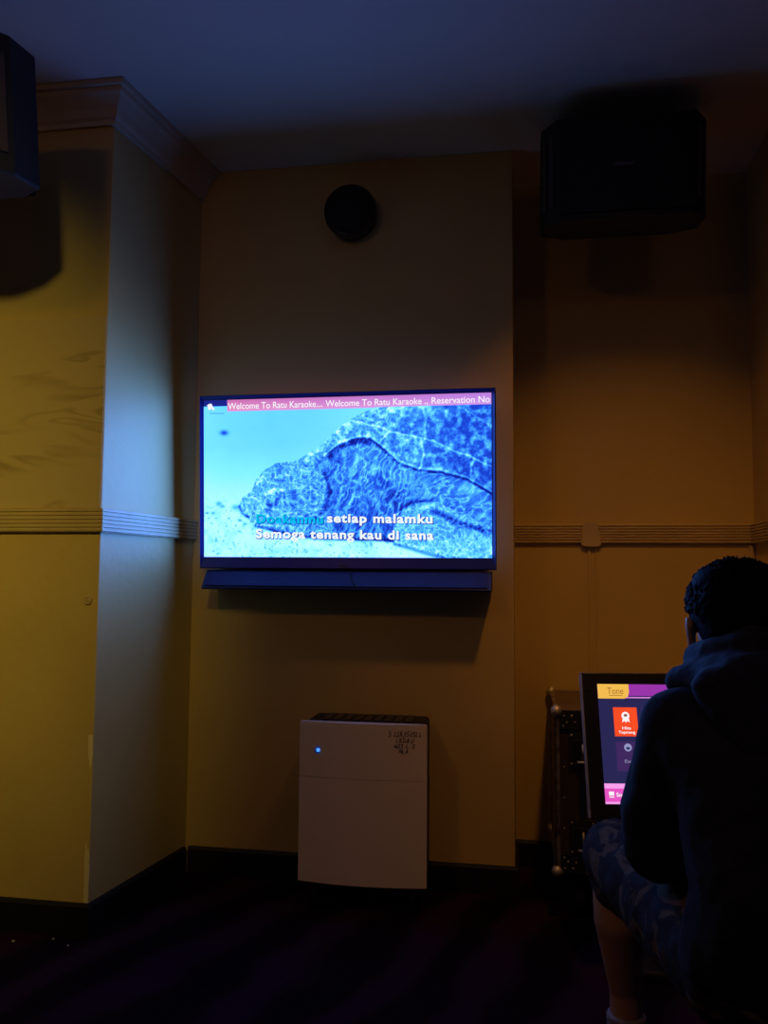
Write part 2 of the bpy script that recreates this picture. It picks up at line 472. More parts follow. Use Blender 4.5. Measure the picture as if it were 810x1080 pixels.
bm = bmesh.new(); box(bm, -0.02, 0.02, -0.0352, -0.0340, 0.014, 0.018)
obj('logo_badge', bm, mat('silver_badge', (0.4, 0.42, 0.5), 0.4, 0.8), tv)

# --- photo-space homography of the picture area (pixel corners of the lit picture)
Q = np.array([(217.0, 421.5), (519.3, 412.8), (519.6, 580.8), (218.8, 583.2)])
def homog(src, dst):
    A = []; bb_ = []
    for (x, y), (u, v) in zip(src, dst):
        A.append([x, y, 1, 0, 0, 0, -u * x, -u * y]); bb_.append(u)
        A.append([0, 0, 0, x, y, 1, -v * x, -v * y]); bb_.append(v)
    h = np.linalg.solve(np.array(A, float), np.array(bb_, float))
    return np.append(h, 1).reshape(3, 3)
UV = np.array([(0, 1), (1, 1), (1, 0), (0, 0)], float)
H_uv2px = homog(UV, Q); H_px2uv = homog(Q, UV)
def to_px(u, v):
    w = H_uv2px @ np.array([u, v, np.ones_like(u)]); return w[0] / w[2], w[1] / w[2]
def to_uv(x, y):
    w = H_px2uv @ np.array([x, y, 1.0]); return w[0] / w[2], w[1] / w[2]
def scr(x, y, out=0.0):
    u, v = to_uv(x, y)
    return Vector((sx0 + u * (sx1 - sx0), -0.0265 - out, sz0 + v * (sz1 - sz0)))

# --- the film still: a turtle asleep on pale sand, evaluated per mesh vertex
NU, NV = 520, 292
uu, vv = np.meshgrid(np.linspace(0, 1, NU), np.linspace(0, 1, NV))
PXX, PYY = to_px(uu.ravel(), vv.ravel())
rng = np.random.RandomState(7)
def vnoise(x, y, seed=0):
    r = np.random.RandomState(seed); T = r.rand(256, 256)
    xi = np.floor(x).astype(int); yi = np.floor(y).astype(int)
    fx = x - xi; fy = y - yi; fx = fx * fx * (3 - 2 * fx); fy = fy * fy * (3 - 2 * fy)
    a = T[xi % 256, yi % 256]; b_ = T[(xi + 1) % 256, yi % 256]; c = T[xi % 256, (yi + 1) % 256]; d = T[(xi + 1) % 256, (yi + 1) % 256]
    return (a * (1 - fx) + b_ * fx) * (1 - fy) + (c * (1 - fx) + d * fx) * fy
def fbm(x, y, s, seed=0, o=4):
    t = 0; a = 0.5; n = 0
    for i in range(o):
        t = t + a * vnoise(x / s * 2 ** i + 17 * i, y / s * 2 ** i + 31 * i, seed + i); n += a; a *= .55
    return t / n
def inside(poly, x, y):
    c = np.zeros(x.shape, bool); n = len(poly)
    for i in range(n):
        x1, y1 = poly[i]; x2, y2 = poly[(i + 1) % n]
        k = ((y1 > y) != (y2 > y)) & (x < (x2 - x1) * (y - y1) / ((y2 - y1) if y2 != y1 else 1e-9) + x1)
        c ^= k
    return c
def dline(pts, x, y):
    d = np.full(x.shape, 1e9)
    for (x1, y1), (x2, y2) in zip(pts[:-1], pts[1:]):
        L = (x2 - x1) ** 2 + (y2 - y1) ** 2
        t = np.clip(((x - x1) * (x2 - x1) + (y - y1) * (y2 - y1)) / L, 0, 1)
        d = np.minimum(d, np.hypot(x - x1 - t * (x2 - x1), y - y1 - t * (y2 - y1)))
    return d
def soft(d, w): return np.exp(-(d / w) ** 2)
def cells(x, y, pts):
    d1 = np.full(x.shape, 1e9); d2 = d1.copy()
    for px, py in pts:
        d = np.hypot(x - px, y - py)
        n = d < d1
        d2 = np.where(n, d1, np.minimum(d2, d)); d1 = np.where(n, d, d1)
    return d1, d2
def crop(pts): return [(200 + a / 2.382, 390 + b_ / 2.384) for a, b_ in pts]

x, y = PXX, PYY
wx = x + (fbm(x, y, 9, 50) - .5) * 3; wy = y + (fbm(x, y, 9, 60) - .5) * 3
L = np.ones_like(x)                         # lightness 0..1 of the blue-white picture
sand = 0.80 + 0.16 * np.clip((y - 470) / 60, 0, 1) + 0.04 * (fbm(x, y, 25, 1) - .5)
sand -= 0.13 * soft(np.hypot(x - 300, y - 425), 110)
spk = fbm(x, y, 2.6, 5, 2)
low = np.clip((y - 515) / 30, 0, 1)
sand -= 0.7 * low * np.clip(spk - .66, 0, 1) * 2.2
sand -= 0.10 * low * np.clip(fbm(x, y, 9, 8) - .45, 0, 1) * 3
sand -= 0.55 * soft(np.hypot((x - 239), (y - 455) * 1.6), 4.0)
for px, py, r in ((252, 532, 4), (234, 528, 3), (238, 531, 2.5), (228, 538, 2), (222, 538, 1.5), (256, 545, 2), (264, 541, 2.5), (262, 549, 2)):
    sand -= 0.38 * soft(np.hypot(x - px, (y - py) * 1.5), r)
L = sand
head = crop([(132, 335), (140, 316), (160, 300), (175, 268), (195, 245), (225, 230), (262, 225), (300, 232), (340, 222), (400, 225), (540, 240),
             (560, 330), (520, 352), (525, 400), (470, 418), (330, 412), (270, 408), (215, 396), (180, 388), (160, 372), (150, 352), (135, 345)])
shell = crop([(262, 232), (300, 207), (345, 178), (380, 145), (415, 118), (455, 98), (500, 88), (600, 82), (800, 60), (800, 330), (740, 290), (700, 268),
              (640, 252), (590, 250), (545, 240), (520, 222), (490, 190), (462, 170), (430, 168), (385, 185), (350, 212), (320, 232)])
body = crop([(330, 232), (385, 185), (430, 168), (462, 170), (490, 190), (545, 240), (640, 252), (700, 268), (800, 320), (800, 400),
             (690, 352), (620, 320), (560, 328), (520, 352), (520, 420), (330, 410), (300, 380), (340, 330), (352, 280)])
flip = crop([(520, 362), (540, 338), (575, 322), (625, 320), (690, 350), (770, 385), (800, 400), (800, 470), (640, 456), (580, 436), (530, 422), (516, 400)])
# neck and shoulder skin: dark with slanting wrinkles
def ridge(x_, y_, sc, seed, p=3): return (1 - np.abs(2 * vnoise(x_ / sc, y_ / sc, seed) - 1)) ** p
ww = fbm(x, y, 14, 70); wv_ = fbm(x, y, 14, 75)
iB = inside(body, wx, wy)
rx = wx + (ww - .5) * 9; ry = wy + (wv_ - .5) * 9
a1 = (rx * .90 + ry * .42); b1 = (ry * .90 - rx * .42)
skin = .20 + .42 * ridge(a1, b1 * .33, 2.6, 11, 3) * (.5 + fbm(x, y, 10, 12)) + .22 * ridge(a1, b1 * .5, 1.7, 13, 4) - .10 * ridge(a1 + 5, b1 * .3, 3.4, 15, 3)
right = np.clip((x - 425) / 35, 0, 1)
a2 = (rx * .35 + ry * .94); b2 = (rx * .94 - ry * .35)
skin2 = .22 + .42 * ridge(a2, b2 * .30, 2.8, 14, 3) + .20 * ridge(a2, b2 * .6, 1.8, 16, 3)
skin = skin * (1 - right) + right * skin2
skin = skin * .95 - .16 * (fbm(x, y, 20, 77) - .42) * 3 * .6
skin -= .13 * soft(dline([(352, 486), (347, 505), (350, 528), (362, 548)], x, y), 7)
skin += .16 * soft(np.hypot(x - 385, (y - 488) * 1.4), 18) + .10 * np.clip((530 - y) / 60, -1, 1) * .5
# head: fine light net over blue
iH = inside(head, wx, wy)
hp = [(rng.uniform(254, 362), rng.uniform(482, 566)) for _ in range(230)]
d1, d2 = cells(wx + (ww - .5) * 5, wy + (wv_ - .5) * 5, hp)
net = soft(d2 - d1, .6)
hd = .36 + .24 * net + .30 * ridge(rx, ry, 4.2, 20, 4) + .18 * ridge(rx, ry, 2.3, 24, 3) - .22 * ridge(ry + 9, rx, 5.0, 27, 4) + .14 * np.clip((310 - x) / 40, 0, 1)
for a, b_, r, k in ((290, 527, 5, .34), (296, 521, 3.5, .25), (313, 530, 4, .22), (322, 527, 3, .15), (287, 533, 4, .25), (270, 536, 5, .12)):
    hd -= k * soft(np.hypot(x - a, (y - b_) * 1.2), r)
hd += .30 * soft(dline([(283, 519), (292, 513), (303, 514)], x, y), 1.4)
hd += .25 * soft(dline([(262, 527), (268, 543), (280, 549), (300, 551)], x, y), 1.2)
blend = np.clip((wx - 338 - (wy - 520) * .15) / 22, 0, 1) * iB
L = np.where(iB, skin, L)
L = np.where(iH, hd * (1 - blend) + np.where(iB, skin, hd) * blend, L)
L -= .55 * soft(dline([(256, 531), (259, 538), (266, 542)], x, y), 1.5)
L -= .30 * soft(dline([(330, 548), (345, 535), (352, 515), (346, 497)], kx if 'kx' in globals() else x, y), 2.2)
L -= .45 * soft(dline([(273, 551), (296, 556), (320, 561), (345, 563), (385, 564), (418, 563)], x, y), 1.8)
# shell
iS = inside(shell, wx, wy)
mott = fbm(x, y, 4.5, 31, 4)
sh = .22 + 1.15 * np.clip(mott - .42, 0, 1) - .10 * np.clip((x - 440) / 50, 0, 1) + .45 * np.clip(fbm(x, y, 16, 35) - .46, 0, 1)
sh += .26 * ridge(rx, ry, 3.6, 37, 4) * np.clip((470 - x) / 60, .25, 1) + .16 * ridge(rx, ry, 2.0, 38, 3) * np.clip((500 - x) / 90, .2, 1)
edge = dline(crop([(262, 232), (300, 207), (345, 178), (380, 145), (415, 118), (455, 98), (500, 88), (600, 82)]), x, y)
sh += .25 * soft(edge, 9) * (fbm(x, y, 4, 36) * 1.2)
C2 = lambda pts: [(360 + a / 4.5, 400 + b_ / 4.5) for a, b_ in pts]
kx, ky = x + (ww - .5) * 5, y + (wv_ - .5) * 5
for ln, w, k in ((C2([(60, 190), (150, 205), (250, 240), (400, 265), (480, 295), (550, 330), (640, 360), (716, 402)]), .9, .34),
                 (C2([(395, 130), (412, 180), (410, 265)]), 1.2, .22), (C2([(388, 270), (395, 330), (395, 400), (370, 430)]), 1.3, .36),
                 (C2([(640, 362), (620, 400), (622, 440)]), 1.0, .34), (C2([(560, 120), (640, 160), (716, 215)]), 1.0, .22),
                 (C2([(240, 245), (200, 290)]), 1.0, .3),
                 (C2([(0, 215), (60, 170), (130, 135), (230, 115)]), 1.0, .2)):
    sh += k * soft(dline(ln, kx, ky), w)
L = np.where(iS, sh, L)
rim = crop([(335, 226), (352, 210), (385, 183), (430, 167), (462, 169), (490, 190), (530, 226), (580, 245), (640, 250), (700, 266), (760, 300)])
L += np.where(x > 345, .26, 0) * soft(dline([(a, b_ - 2.6) for a, b_ in rim], x, y), 1.1)
L -= .42 * soft(dline(rim, x, y), 1.3)
L -= .34 * soft(dline(crop([(362, 208), (385, 190), (430, 175), (455, 176)]), x, y), 2.4)
# flipper
iF = inside(flip, wx, wy)
fp = [(rng.uniform(412, 522), rng.uniform(520, 584)) for _ in range(300)]
d1, d2 = cells(wx + (ww - .5) * 4, wy + (wv_ - .5) * 4, fp)
fl = .42 + .18 * soft(d2 - d1, .7) + .28 * ridge(rx, ry, 4.0, 41, 4) + .16 * ridge(rx, ry, 2.2, 43, 3) - .16 * ridge(ry, rx, 4.4, 44, 4) + .14 * np.clip((y - 556) / 20, 0, 1)
L = np.where(iF, fl, L)
L -= .30 * soft(dline(crop([(512, 410), (520, 365), (542, 338), (575, 320), (625, 317)]), kx, ky), 2.2)
L -= .42 * iF * soft(dline(crop([(620, 345), (680, 372), (760, 392)]), x, y), 3.5)
L -= .50 * soft(dline(crop([(522, 424), (560, 434), (600, 446), (650, 458), (760, 462)]), x, y), 1.8)
L = np.clip(L, 0, 1)
# lightness -> LCD radiance (the panel is much brighter than the dim room in its blue)
ks = np.array([0, .18, .35, .5, .65, .8, .93, 1.0])
Rr = np.interp(L, ks, [.006, .012, .030, .065, .13, .24, .46, .75])
Gg = np.interp(L, ks, [.012, .07, .21, .42, .68, .92, 1.02, 1.1])
Bb = np.interp(L, ks, [.30, .75, 1.0, 1.7, 2.6, 3.4, 3.6, 3.6])
# scrolling message band
topy = 421.5 + (x - 217) * (-8.7 / 302.3)
band = (y < topy + 12.0) & (x > 242.0)
g = np.clip((x - 242) / 280, 0, 1); gv = np.clip((y - topy) / 12, 0, 1)
Rr = np.where(band, .62 + .18 * gv - .15 * g, Rr); Gg = np.where(band, .16 + .14 * gv + .04 * g, Gg); Bb = np.where(band, .46 + .3 * g + .12 * gv, Bb)
dk = (y < topy + 6.4) & (x <= 242.0)
Rr = np.where(dk, .012, Rr); Gg = np.where(dk, .018, Gg); Bb = np.where(dk, .26, Bb)

verts = np.stack([sx0 + uu.ravel() * (sx1 - sx0), np.full(uu.size, -0.0265), sz0 + vv.ravel() * (sz1 - sz0)], 1)
idx = np.arange(NU * NV).reshape(NV, NU)
faces = np.stack([idx[:-1, :-1].ravel(), idx[:-1, 1:].ravel(), idx[1:, 1:].ravel(), idx[1:, :-1].ravel()], 1)
me = bpy.data.meshes.new('screen')
me.from_pydata(verts.tolist(), [], faces.tolist())
ca = me.color_attributes.new('film_still', 'FLOAT_COLOR', 'POINT')
ca.data.foreach_set('color', np.stack([Rr, Gg, Bb, np.ones_like(Rr)], 1).astype(np.float32).ravel())
ms = bpy.data.materials.new('lit_lcd_picture'); ms.use_nodes = True
nt = ms.node_tree; nt.nodes.clear()
at = nt.nodes.new('ShaderNodeAttribute'); at.attribute_name = 'film_still'
em = nt.nodes.new('ShaderNodeEmission'); em.inputs[1].default_value = 1.0
ou = nt.nodes.new('ShaderNodeOutputMaterial')
nt.links.new(at.outputs['Color'], em.inputs[0]); nt.links.new(em.outputs[0], ou.inputs[0])
link('screen', me, ms, tv)

M_tw = emis('lit_white_letters', (0.95, 0.9, 1.0), 1.0)
M_ly = emis('lit_lyric_white', (0.88, 0.95, 1.0), 1.0)
M_lc = emis('lit_lyric_cyan', (0.0, 0.52, 0.88), 1.0)
M_ld = emis('lit_lyric_shadow', (0.01, 0.05, 0.35), 1.0)
def tick(s, a, b_):
    f = lambda u, w, out: scr(u, 430.6 - (u - 242) * 0.0288 - w, out)
    text_on('ticker_text', s, f, a, b_, 0, 6.6, M_tw, tv, 0.008, 0.0008)
tick('Welcome To Ratu Karaoke....', 243.0, 343.5)
tick('Welcome To Ratu Karaoke .,', 346.5, 453.5)
tick('Reservation No', 457.5, 517.8)
def split_words(o, n):
    if n < 2: return
    me = o.data; iv = sorted((min(me.vertices[i].co.x for i in p.vertices), max(me.vertices[i].co.x for i in p.vertices)) for p in me.polygons)
    merged = [list(iv[0])]
    for a_, c_ in iv[1:]:
        if a_ <= merged[-1][1] + 1e-5: merged[-1][1] = max(merged[-1][1], c_)
        else: merged.append([a_, c_])
    gaps = sorted(((q[0] - p[1], (q[0] + p[1]) / 2) for p, q in zip(merged[:-1], merged[1:])), reverse=True)[:n - 1]
    cuts = [-9] + sorted(g[1] for g in gaps) + [9]
    for k in range(n):
        bm = bmesh.new(); bm.from_mesh(me)
        bmesh.ops.delete(bm, geom=[v for v in bm.verts if not cuts[k] <= v.co.x < cuts[k + 1]], context='VERTS')
        m2 = bpy.data.meshes.new(o.name); bm.to_mesh(m2); bm.free()
        link(o.name.split('.')[0], m2, me.materials[0], o.parent)
    bpy.data.objects.remove(o)
def lyr(s, a, b_, y0, h, m):
    f = lambda u, w, out: scr(u, y0 - (u - 273) * 0.001 - w, out)
    f2 = lambda u, w, out: scr(u + .5, y0 + .6 - (u - 273) * 0.001 - w, out)
    w_ = len(s.split())
    o1 = text_on('lyric_shadow', s, f2, a - .6, b_ + .6, 0, h, M_ld, tv, 0.06, 0.0008, 1.12)
    o2 = text_on('lyric_text', s, f, a, b_, 0, h, m, tv, 0.034, 0.0016, 1.12)
    split_words(o1, w_); split_words(o2, w_)
lyr('Doakanmu', 274, 344.5, 547.6, 8.8, M_lc)
lyr('setiap malamku', 348.5, 458.5, 546.3, 8.8, M_ly)
lyr('Semoga tenang kau di sana', 273.5, 459.5, 563.0, 8.8, M_ly)
# little logo in the corner: tiny figure with raised arms
bm = bmesh.new()
def scr_poly(bm, pts, out):
    bm.faces.new([bm.verts.new(scr(a, b_, out)) for a, b_ in pts])
scr_poly(bm, [(222.5, 425), (225.5, 424.8), (226.5, 427.5), (229, 431), (227, 431.5), (225, 429.5), (223.5, 431.5), (221.8, 431), (221.6, 428), (220.4, 426.6), (221.4, 426)], 0.0008)
obj('corner_emblem', bm, M_tw, tv)
bm = bmesh.new()
for k in range(7): scr_poly(bm, [(224 + k * 2.2, 434.6), (225.6 + k * 2.2, 434.5), (225.6 + k * 2.2, 435.2), (224 + k * 2.2, 435.3)], 0.0008)
obj('corner_caption', bm, M_ld, tv)

# ------------------------------------------------------------------ long black box under the television
sb = empty('soundbar', (-0.6365, -0.065, 1.079)); tag(sb, 'long low black bar mounted directly beneath the television', 'soundbar')
bm = bmesh.new(); prism(bm, [(0.05, 0.0), (-0.098, 0.0), (-0.102, 0.006), (-0.048, 0.072), (0.05, 0.072)], -0.532, 0.532, 'x')
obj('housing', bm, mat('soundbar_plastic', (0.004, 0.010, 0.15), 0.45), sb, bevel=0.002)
def slope(t, out=0.0): return Vector((0, -0.101 + 0.052 * t - out * .78, 0.008 + 0.063 * t + out * .62))
bm = bmesh.new()
vs = []
for xx in (-0.52, 0.52):
    vs.append([bm.verts.new(slope(t, o_) + Vector((xx, 0, 0))) for t, o_ in ((.08, .0012), (.9, .0012), (.9, .0035), (.08, .0035))])
for i in range(4): bm.faces.new((vs[0][i], vs[0][(i + 1) % 4], vs[1][(i + 1) % 4], vs[1][i]))
bm.faces.new(vs[0]); bm.faces.new(vs[1][::-1])
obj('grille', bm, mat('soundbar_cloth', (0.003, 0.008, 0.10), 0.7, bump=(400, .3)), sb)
bm = bmesh.new()
path_tube(bm, [slope(1 - t / 8, .006) + Vector((0.02 + 0.035 * (t / 8) ** 1.6, 0, 0)) for t in range(9)], 0.002)
obj('cable', bm, M_black, sb, True)
obj('wall_bracket', B(-0.2, 0.2, 0.0505, 0.0645, 0.015, 0.055), M_steel, sb)

# ------------------------------------------------------------------ round black speaker above the television
rs = empty('round_wall_speaker', (-0.645, 0.0, 2.535)); tag(rs, 'round black unit fixed high on the wall above the television', 'wall speaker')
bm = bmesh.new(); lathe(bm, [(0.085, -0.001), (0.098, -0.008), (0.103, -0.05), (0.100, -0.072), (0.092, -0.080)])
obj('housing', bm, M_black, rs, True)
bm = bmesh.new(); lathe(bm, [(0.091, -0.0795), (0.088, -0.085), (0.06, -0.090), (0.02, -0.092)])
obj('grille', bm, M_grille, rs, True)
bm = bmesh.new()
for i in range(12):
    t = 2 * math.pi * i / 12
    tube(bm, (0.018 * math.cos(t), -0.0915, 0.018 * math.sin(t)), (0.088 * math.cos(t), -0.0865, 0.088 * math.sin(t)), 0.0012, seg=6)
obj('ribs', bm, M_black, rs)

# ------------------------------------------------------------------ big wall speakers
def big_speaker(loc, rot, arm):
    t = empty('karaoke_speaker', loc, rot)
    # plan outline (x, y): front towards -y; chamfered front corners
    W, D, Hh = 0.275, 0.27, 0.335
    plan = [(-W, -D + 0.09), (-W + 0.05, -D), (W - 0.05, -D), (W, -D + 0.09), (W, -0.06), (W - 0.09, 0), (-W + 0.09, 0), (-W, -0.06)]
    bm = bmesh.new(); prism(bm, plan, 0, Hh)
    obj('cabinet', bm, M_matte, t, bevel=0.006)
    obj('grille', B(-W + 0.058, W - 0.058, -D - 0.010, -D - 0.0008, 0.022, Hh - 0.022), M_grille, t, bevel=0.004)
    for s in (-1, 1):
        bm = bmesh.new()
        a = Vector((s * (W - 0.002), -D + 0.085)); b_ = Vector((s * (W - 0.048), -D + 0.004))
        n = Vector((s * 0.09, -0.05)).normalized()
        for k in (0.16, 0.62):
            p = a.lerp(b_, k) + n * 0.001; q = a.lerp(b_, k + 0.22) + n * 0.001
            prism(bm, [tuple(p), tuple(q), tuple(q + n * 0.005), tuple(p + n * 0.005)], 0.05, Hh - 0.05)
        obj('side_slats', bm, mat('speaker_slat', (0.06, 0.045, 0.055), 0.4), t)
    bm = bmesh.new(); box(bm, -0.035, 0.025, -D - 0.0118, -D - 0.0104, 0.165, 0.176)
    obj('badge', bm, mat('dim_badge', (0.10, 0.09, 0.14), 0.4, 0.5), t)
    bm = bmesh.new(); box(bm, -0.05, 0.05, 0.001, 0.012, 0.08, 0.22); box(bm, -0.02, 0.02, 0.012, arm, 0.13, 0.17)
    box(bm, -0.035, 0.035, arm, arm + 0.006, 0.10, 0.20)
    obj('wall_bracket', bm, M_black, t, bevel=0.002)
    return t
s1 = big_speaker((0.350, -0.030, 2.380), (math.radians(8), 0, 0), 0.30)
tag(s1, 'wide black karaoke speaker mounted high in the right recess', 'speaker', 'wall-mounted karaoke speakers')
def copy_tree(o, parent=None):
    c = o.copy(); COL.objects.link(c); c.parent = parent
    for ch in o.children: copy_tree(ch, c)
    return c
s2 = copy_tree(s1); s2.location = (-1.625, PY - 0.345, 2.235); s2.scale = (1, 1, 1.1)
tag(s2, 'large black speaker cut off by the left edge near the ceiling', 'speaker', 'wall-mounted karaoke speakers')

# ------------------------------------------------------------------ air purifier
ap = empty('air_purifier', (-0.541, -0.17, 0.0), (0, 0, math.radians(0.5)))
tag(ap, 'white upright air purifier with a blue light on the floor below the television', 'air purifier')
def bow(w, d, n=14, y0=0.0):
    return [(-w + 2 * w * i / n, y0 - d * (1 - ((i / n) * 2 - 1) ** 2)) for i in range(n + 1)]
bm = bmesh.new(); pl = bow(0.222, 0.022, y0=-0.075)
prism(bm, pl + [(0.222, -0.066), (-0.222, -0.066)], 0.090, 0.440)
obj('lower_front_panel', bm, M_white, ap, bevel=0.0012)
bm = bmesh.new(); prism(bm, pl + [(0.222, -0.066), (-0.222, -0.066)], 0.4415, 0.622)
obj('upper_front_panel', bm, M_white, ap, bevel=0.0012)
obj('housing', B(-0.205, 0.212, -0.0655, 0.115, 0.085, 0.628), mat('purifier_dark_body', (0.012, 0.010, 0.012), 0.6), ap, bevel=0.012)
bm = bmesh.new()
for k in range(9): box(bm, -0.15 + 0.036 * k, -0.125 + 0.036 * k, -0.04, 0.09, 0.6285, 0.632)
obj('top_vent', bm, M_black, ap)
bm = bmesh.new(); prism(bm, [(a, b_ + 0.0005) for a, b_ in bow(0.219, 0.022, y0=-0.075)] + [(0.219, -0.058), (-0.219, -0.058)], 0.6225, 0.628)
obj('top_lip', bm, mat('purifier_lip', (0.85, 0.80, 0.76), 0.35), ap)
bm = bmesh.new(); lathe(bm, [(0.0065, 0), (0.006, -0.002), (0.003, -0.003)], (-0.153, -0.0868, 0.534), seg=20)
obj('power_light', bm, emis('blue_led', (0.10, 0.42, 1.6), 1.0), ap, True)
bm = bmesh.new(); lathe(bm, [(0.0125, 0), (0.0125, -0.0012)], (-0.153, -0.0862, 0.534), seg=24)
obj('led_halo', bm, emis('blue_led_halo', (0.006, 0.02, 0.14), 1.0), ap, True)  # halo of glow round the LED, added as a faint emitting disc
for sx_ in (-0.17, 0.17):
    for sy in (-0.03, 0.085):
        bm = bmesh.new(); lathe(bm, [(0.014, 0.001), (0.02, 0.01), (0.016, 0.03), (0.012, 0.0845)], (sx_, sy, 0), axis='z', seg=16)
        obj('foot', bm, M_black, ap, True)
# marker handwriting in the top right corner (illegible in the photo: connected loops in four lines)
rr = random.Random(3)
bm = bmesh.new()
def yfront(xx): return -0.075 - 0.022 * (1 - (xx / 0.222) ** 2) - 0.0006
def scribble(x0, x1, z, h, n):
    step = (x1 - x0) / n
    for k in range(n):
        cx = x0 + step * k
        if rr.random() < 0.12: continue
        kind = rr.choice('nlaus')
        P = {'n': [(0, 0), (0, 1), (.75, 0), (.75, 1)], 'l': [(.1, 1), (.1, 0), (.75, .05)], 'a': [(0, 0), (.4, 1), (.8, 0), (.6, .4), (.2, .4)],
             'u': [(0, 1), (.1, .1), (.5, 0), (.75, .2), (.75, 1)], 's': [(.8, .9), (.2, .95), (.15, .6), (.7, .45), (.65, .05), (0, 0)]}[kind]
        pts = []
        for a, b_ in P:
            xx = cx + a * step * .95 + rr.uniform(-.0014, .0014) + b_ * .003; zz = z + b_ * h * rr.uniform(.7, 1.1) + rr.uniform(-.0015, .0015)
            pts.append((xx, yfront(xx), zz))
        path_tube(bm, pts, 0.0011, 5)
scribble(0.092, 0.205, 0.590, 0.018, 11)
scribble(0.118, 0.178, 0.570, 0.014, 6)
scribble(0.112, 0.182, 0.552, 0.013, 7)
scribble(0.128, 0.160, 0.534, 0.013, 3)
obj('handwritten_note', bm, M_ink, ap)

# ------------------------------------------------------------------ flight case
fc = empty('flight_case', (0.108, -0.20, 0.0)); tag(fc, 'black road case with metal corners standing behind the touch screen', 'flight case')
CW, CD, CZ0, CZ1 = 0.66, 0.49, 0.155, 0.688
seam = 0.088
obj('lid', B(0.004, seam - 0.003, 0.004, CD, CZ0 + .004, CZ1 - .004), M_case, fc)
obj('body', B(seam + 0.003, CW, 0.004, CD, CZ0 + .004, CZ1 - .004), M_case, fc)
obj('top_sheet', B(0.012, CW - .01, 0.012, CD - .008, CZ1 - .004, CZ1 - .001), M_casetop, fc)
def edge_strip(bm, x0, x1, y0, y1, z0, z1): box(bm, x0, x1, y0, y1, z0, z1)
bm = bmesh.new()
for (a, b_) in ((0, 0.016),):
    box(bm, a, b_, -0.001, 0.0035, CZ0, CZ1); box(bm, -0.001, 0.0035, -0.001, 0.016, CZ0, CZ1)
box(bm, -0.001, 0.0035, CD - .016, CD, CZ0, CZ1)
for z in (CZ0 - 0.001, CZ1 - 0.0035):
    box(bm, 0, CW, -0.001, 0.014, z, z + 0.0045); box(bm, -0.001, 0.014, 0.0, CD, z, z + 0.0045)
    box(bm, 0, CW, CD - 0.012, CD, z, z + 0.0045)
box(bm, 0, CW, -0.0012, 0.0035, CZ1 - 0.014, CZ1); box(bm, 0, CW, -0.0012, 0.0035, CZ0, CZ0 + 0.014)
obj('edge_trim', bm, mat('dull_case_trim', (0.42, 0.38, 0.36), 0.5, 0.8, noise=(30, (0.10, 0.09, 0.085), 0.4, 0.65)), fc)
obj('seam_extrusion', B(seam - 0.010, seam + 0.010, -0.004, 0.004, CZ0, CZ1), M_steel, fc, bevel=0.002)
for z, dz in ((CZ1, -1), (CZ0, 1)):
    for yy, dy in ((0.0, 1), (CD, -1)):
        bm = bmesh.new(); ball(bm, (0.006, yy + 0.006 * dy, z + 0.004 * dz), 0.020, 10)
        c = obj('corner_ball', bm, M_metal, fc, True)
        if yy == 0.0:
            bm = bmesh.new()
            box(bm, 0.016, 0.082, -0.0035, -0.0015, min(z, z + 0.062 * dz), max(z, z + 0.062 * dz))
            obj('corner_plate', bm, M_matte, c)
            for px, pz in ((0.030, 0.018), (0.056, 0.018), (0.040, 0.040), (0.066, 0.038), (0.028, 0.052)):
                bm = bmesh.new(); ball(bm, (px, -0.0042, z + pz * dz), (0.0035, 0.0018, 0.0035), 6)
                obj('rivet', bm, M_metal, c, True)
for z in (0.560, 0.275):
    bm = bmesh.new(); box(bm, seam - 0.042, seam + 0.042, -0.006, -0.0045, z - 0.055, z + 0.055)
    l = obj('butterfly_latch', bm, M_matte, fc, bevel=0.003)
    bm = bmesh.new(); box(bm, seam - 0.030, seam + 0.030, -0.0095, -0.0062, z - 0.032, z + 0.032)
    obj('latch_dish', bm, M_black, l, bevel=0.003)
    bm = bmesh.new(); tube(bm, (seam - 0.016, -0.014, z - 0.040), (seam + 0.022, -0.014, z - 0.040), 0.0045)
    tube(bm, (seam + 0.002, -0.016, z - 0.03), (seam + 0.002, -0.016, z + 0.02), 0.003)
    obj('latch_hasp', bm, M_metal, l, True)
    for a in (-0.034, 0.034):
        for b_ in (-0.047, 0.047):
            bm = bmesh.new(); ball(bm, (seam + a, -0.007, z + b_), (0.0035, 0.0018, 0.0035), 6)
            obj('rivet', bm, M_metal, l, True)
for z in (0.30, 0.40, 0.50):
    bm = bmesh.new(); ball(bm, (0.030, 0.003, z), (0.003, 0.002, 0.003), 6)
    obj('rivet', bm, M_metal, fc, True)
for xx in (0.08, CW - 0.08):
    for yy in (0.08, CD - 0.08):
        bm = bmesh.new(); box(bm, xx - 0.025, xx + 0.025, yy - 0.025, yy + 0.025, CZ0 - 0.010, CZ0 + 0.002)
        box(bm, xx - 0.020, xx - 0.016, yy - 0.02, yy + 0.02, 0.04, CZ0 - 0.010); box(bm, xx + 0.016, xx + 0.020, yy - 0.02, yy + 0.02, 0.04, CZ0 - 0.010)
        tube(bm, (xx - 0.014, yy, 0.05), (xx + 0.014, yy, 0.05), 0.0495, seg=24)
        obj('caster', bm, M_black, fc)

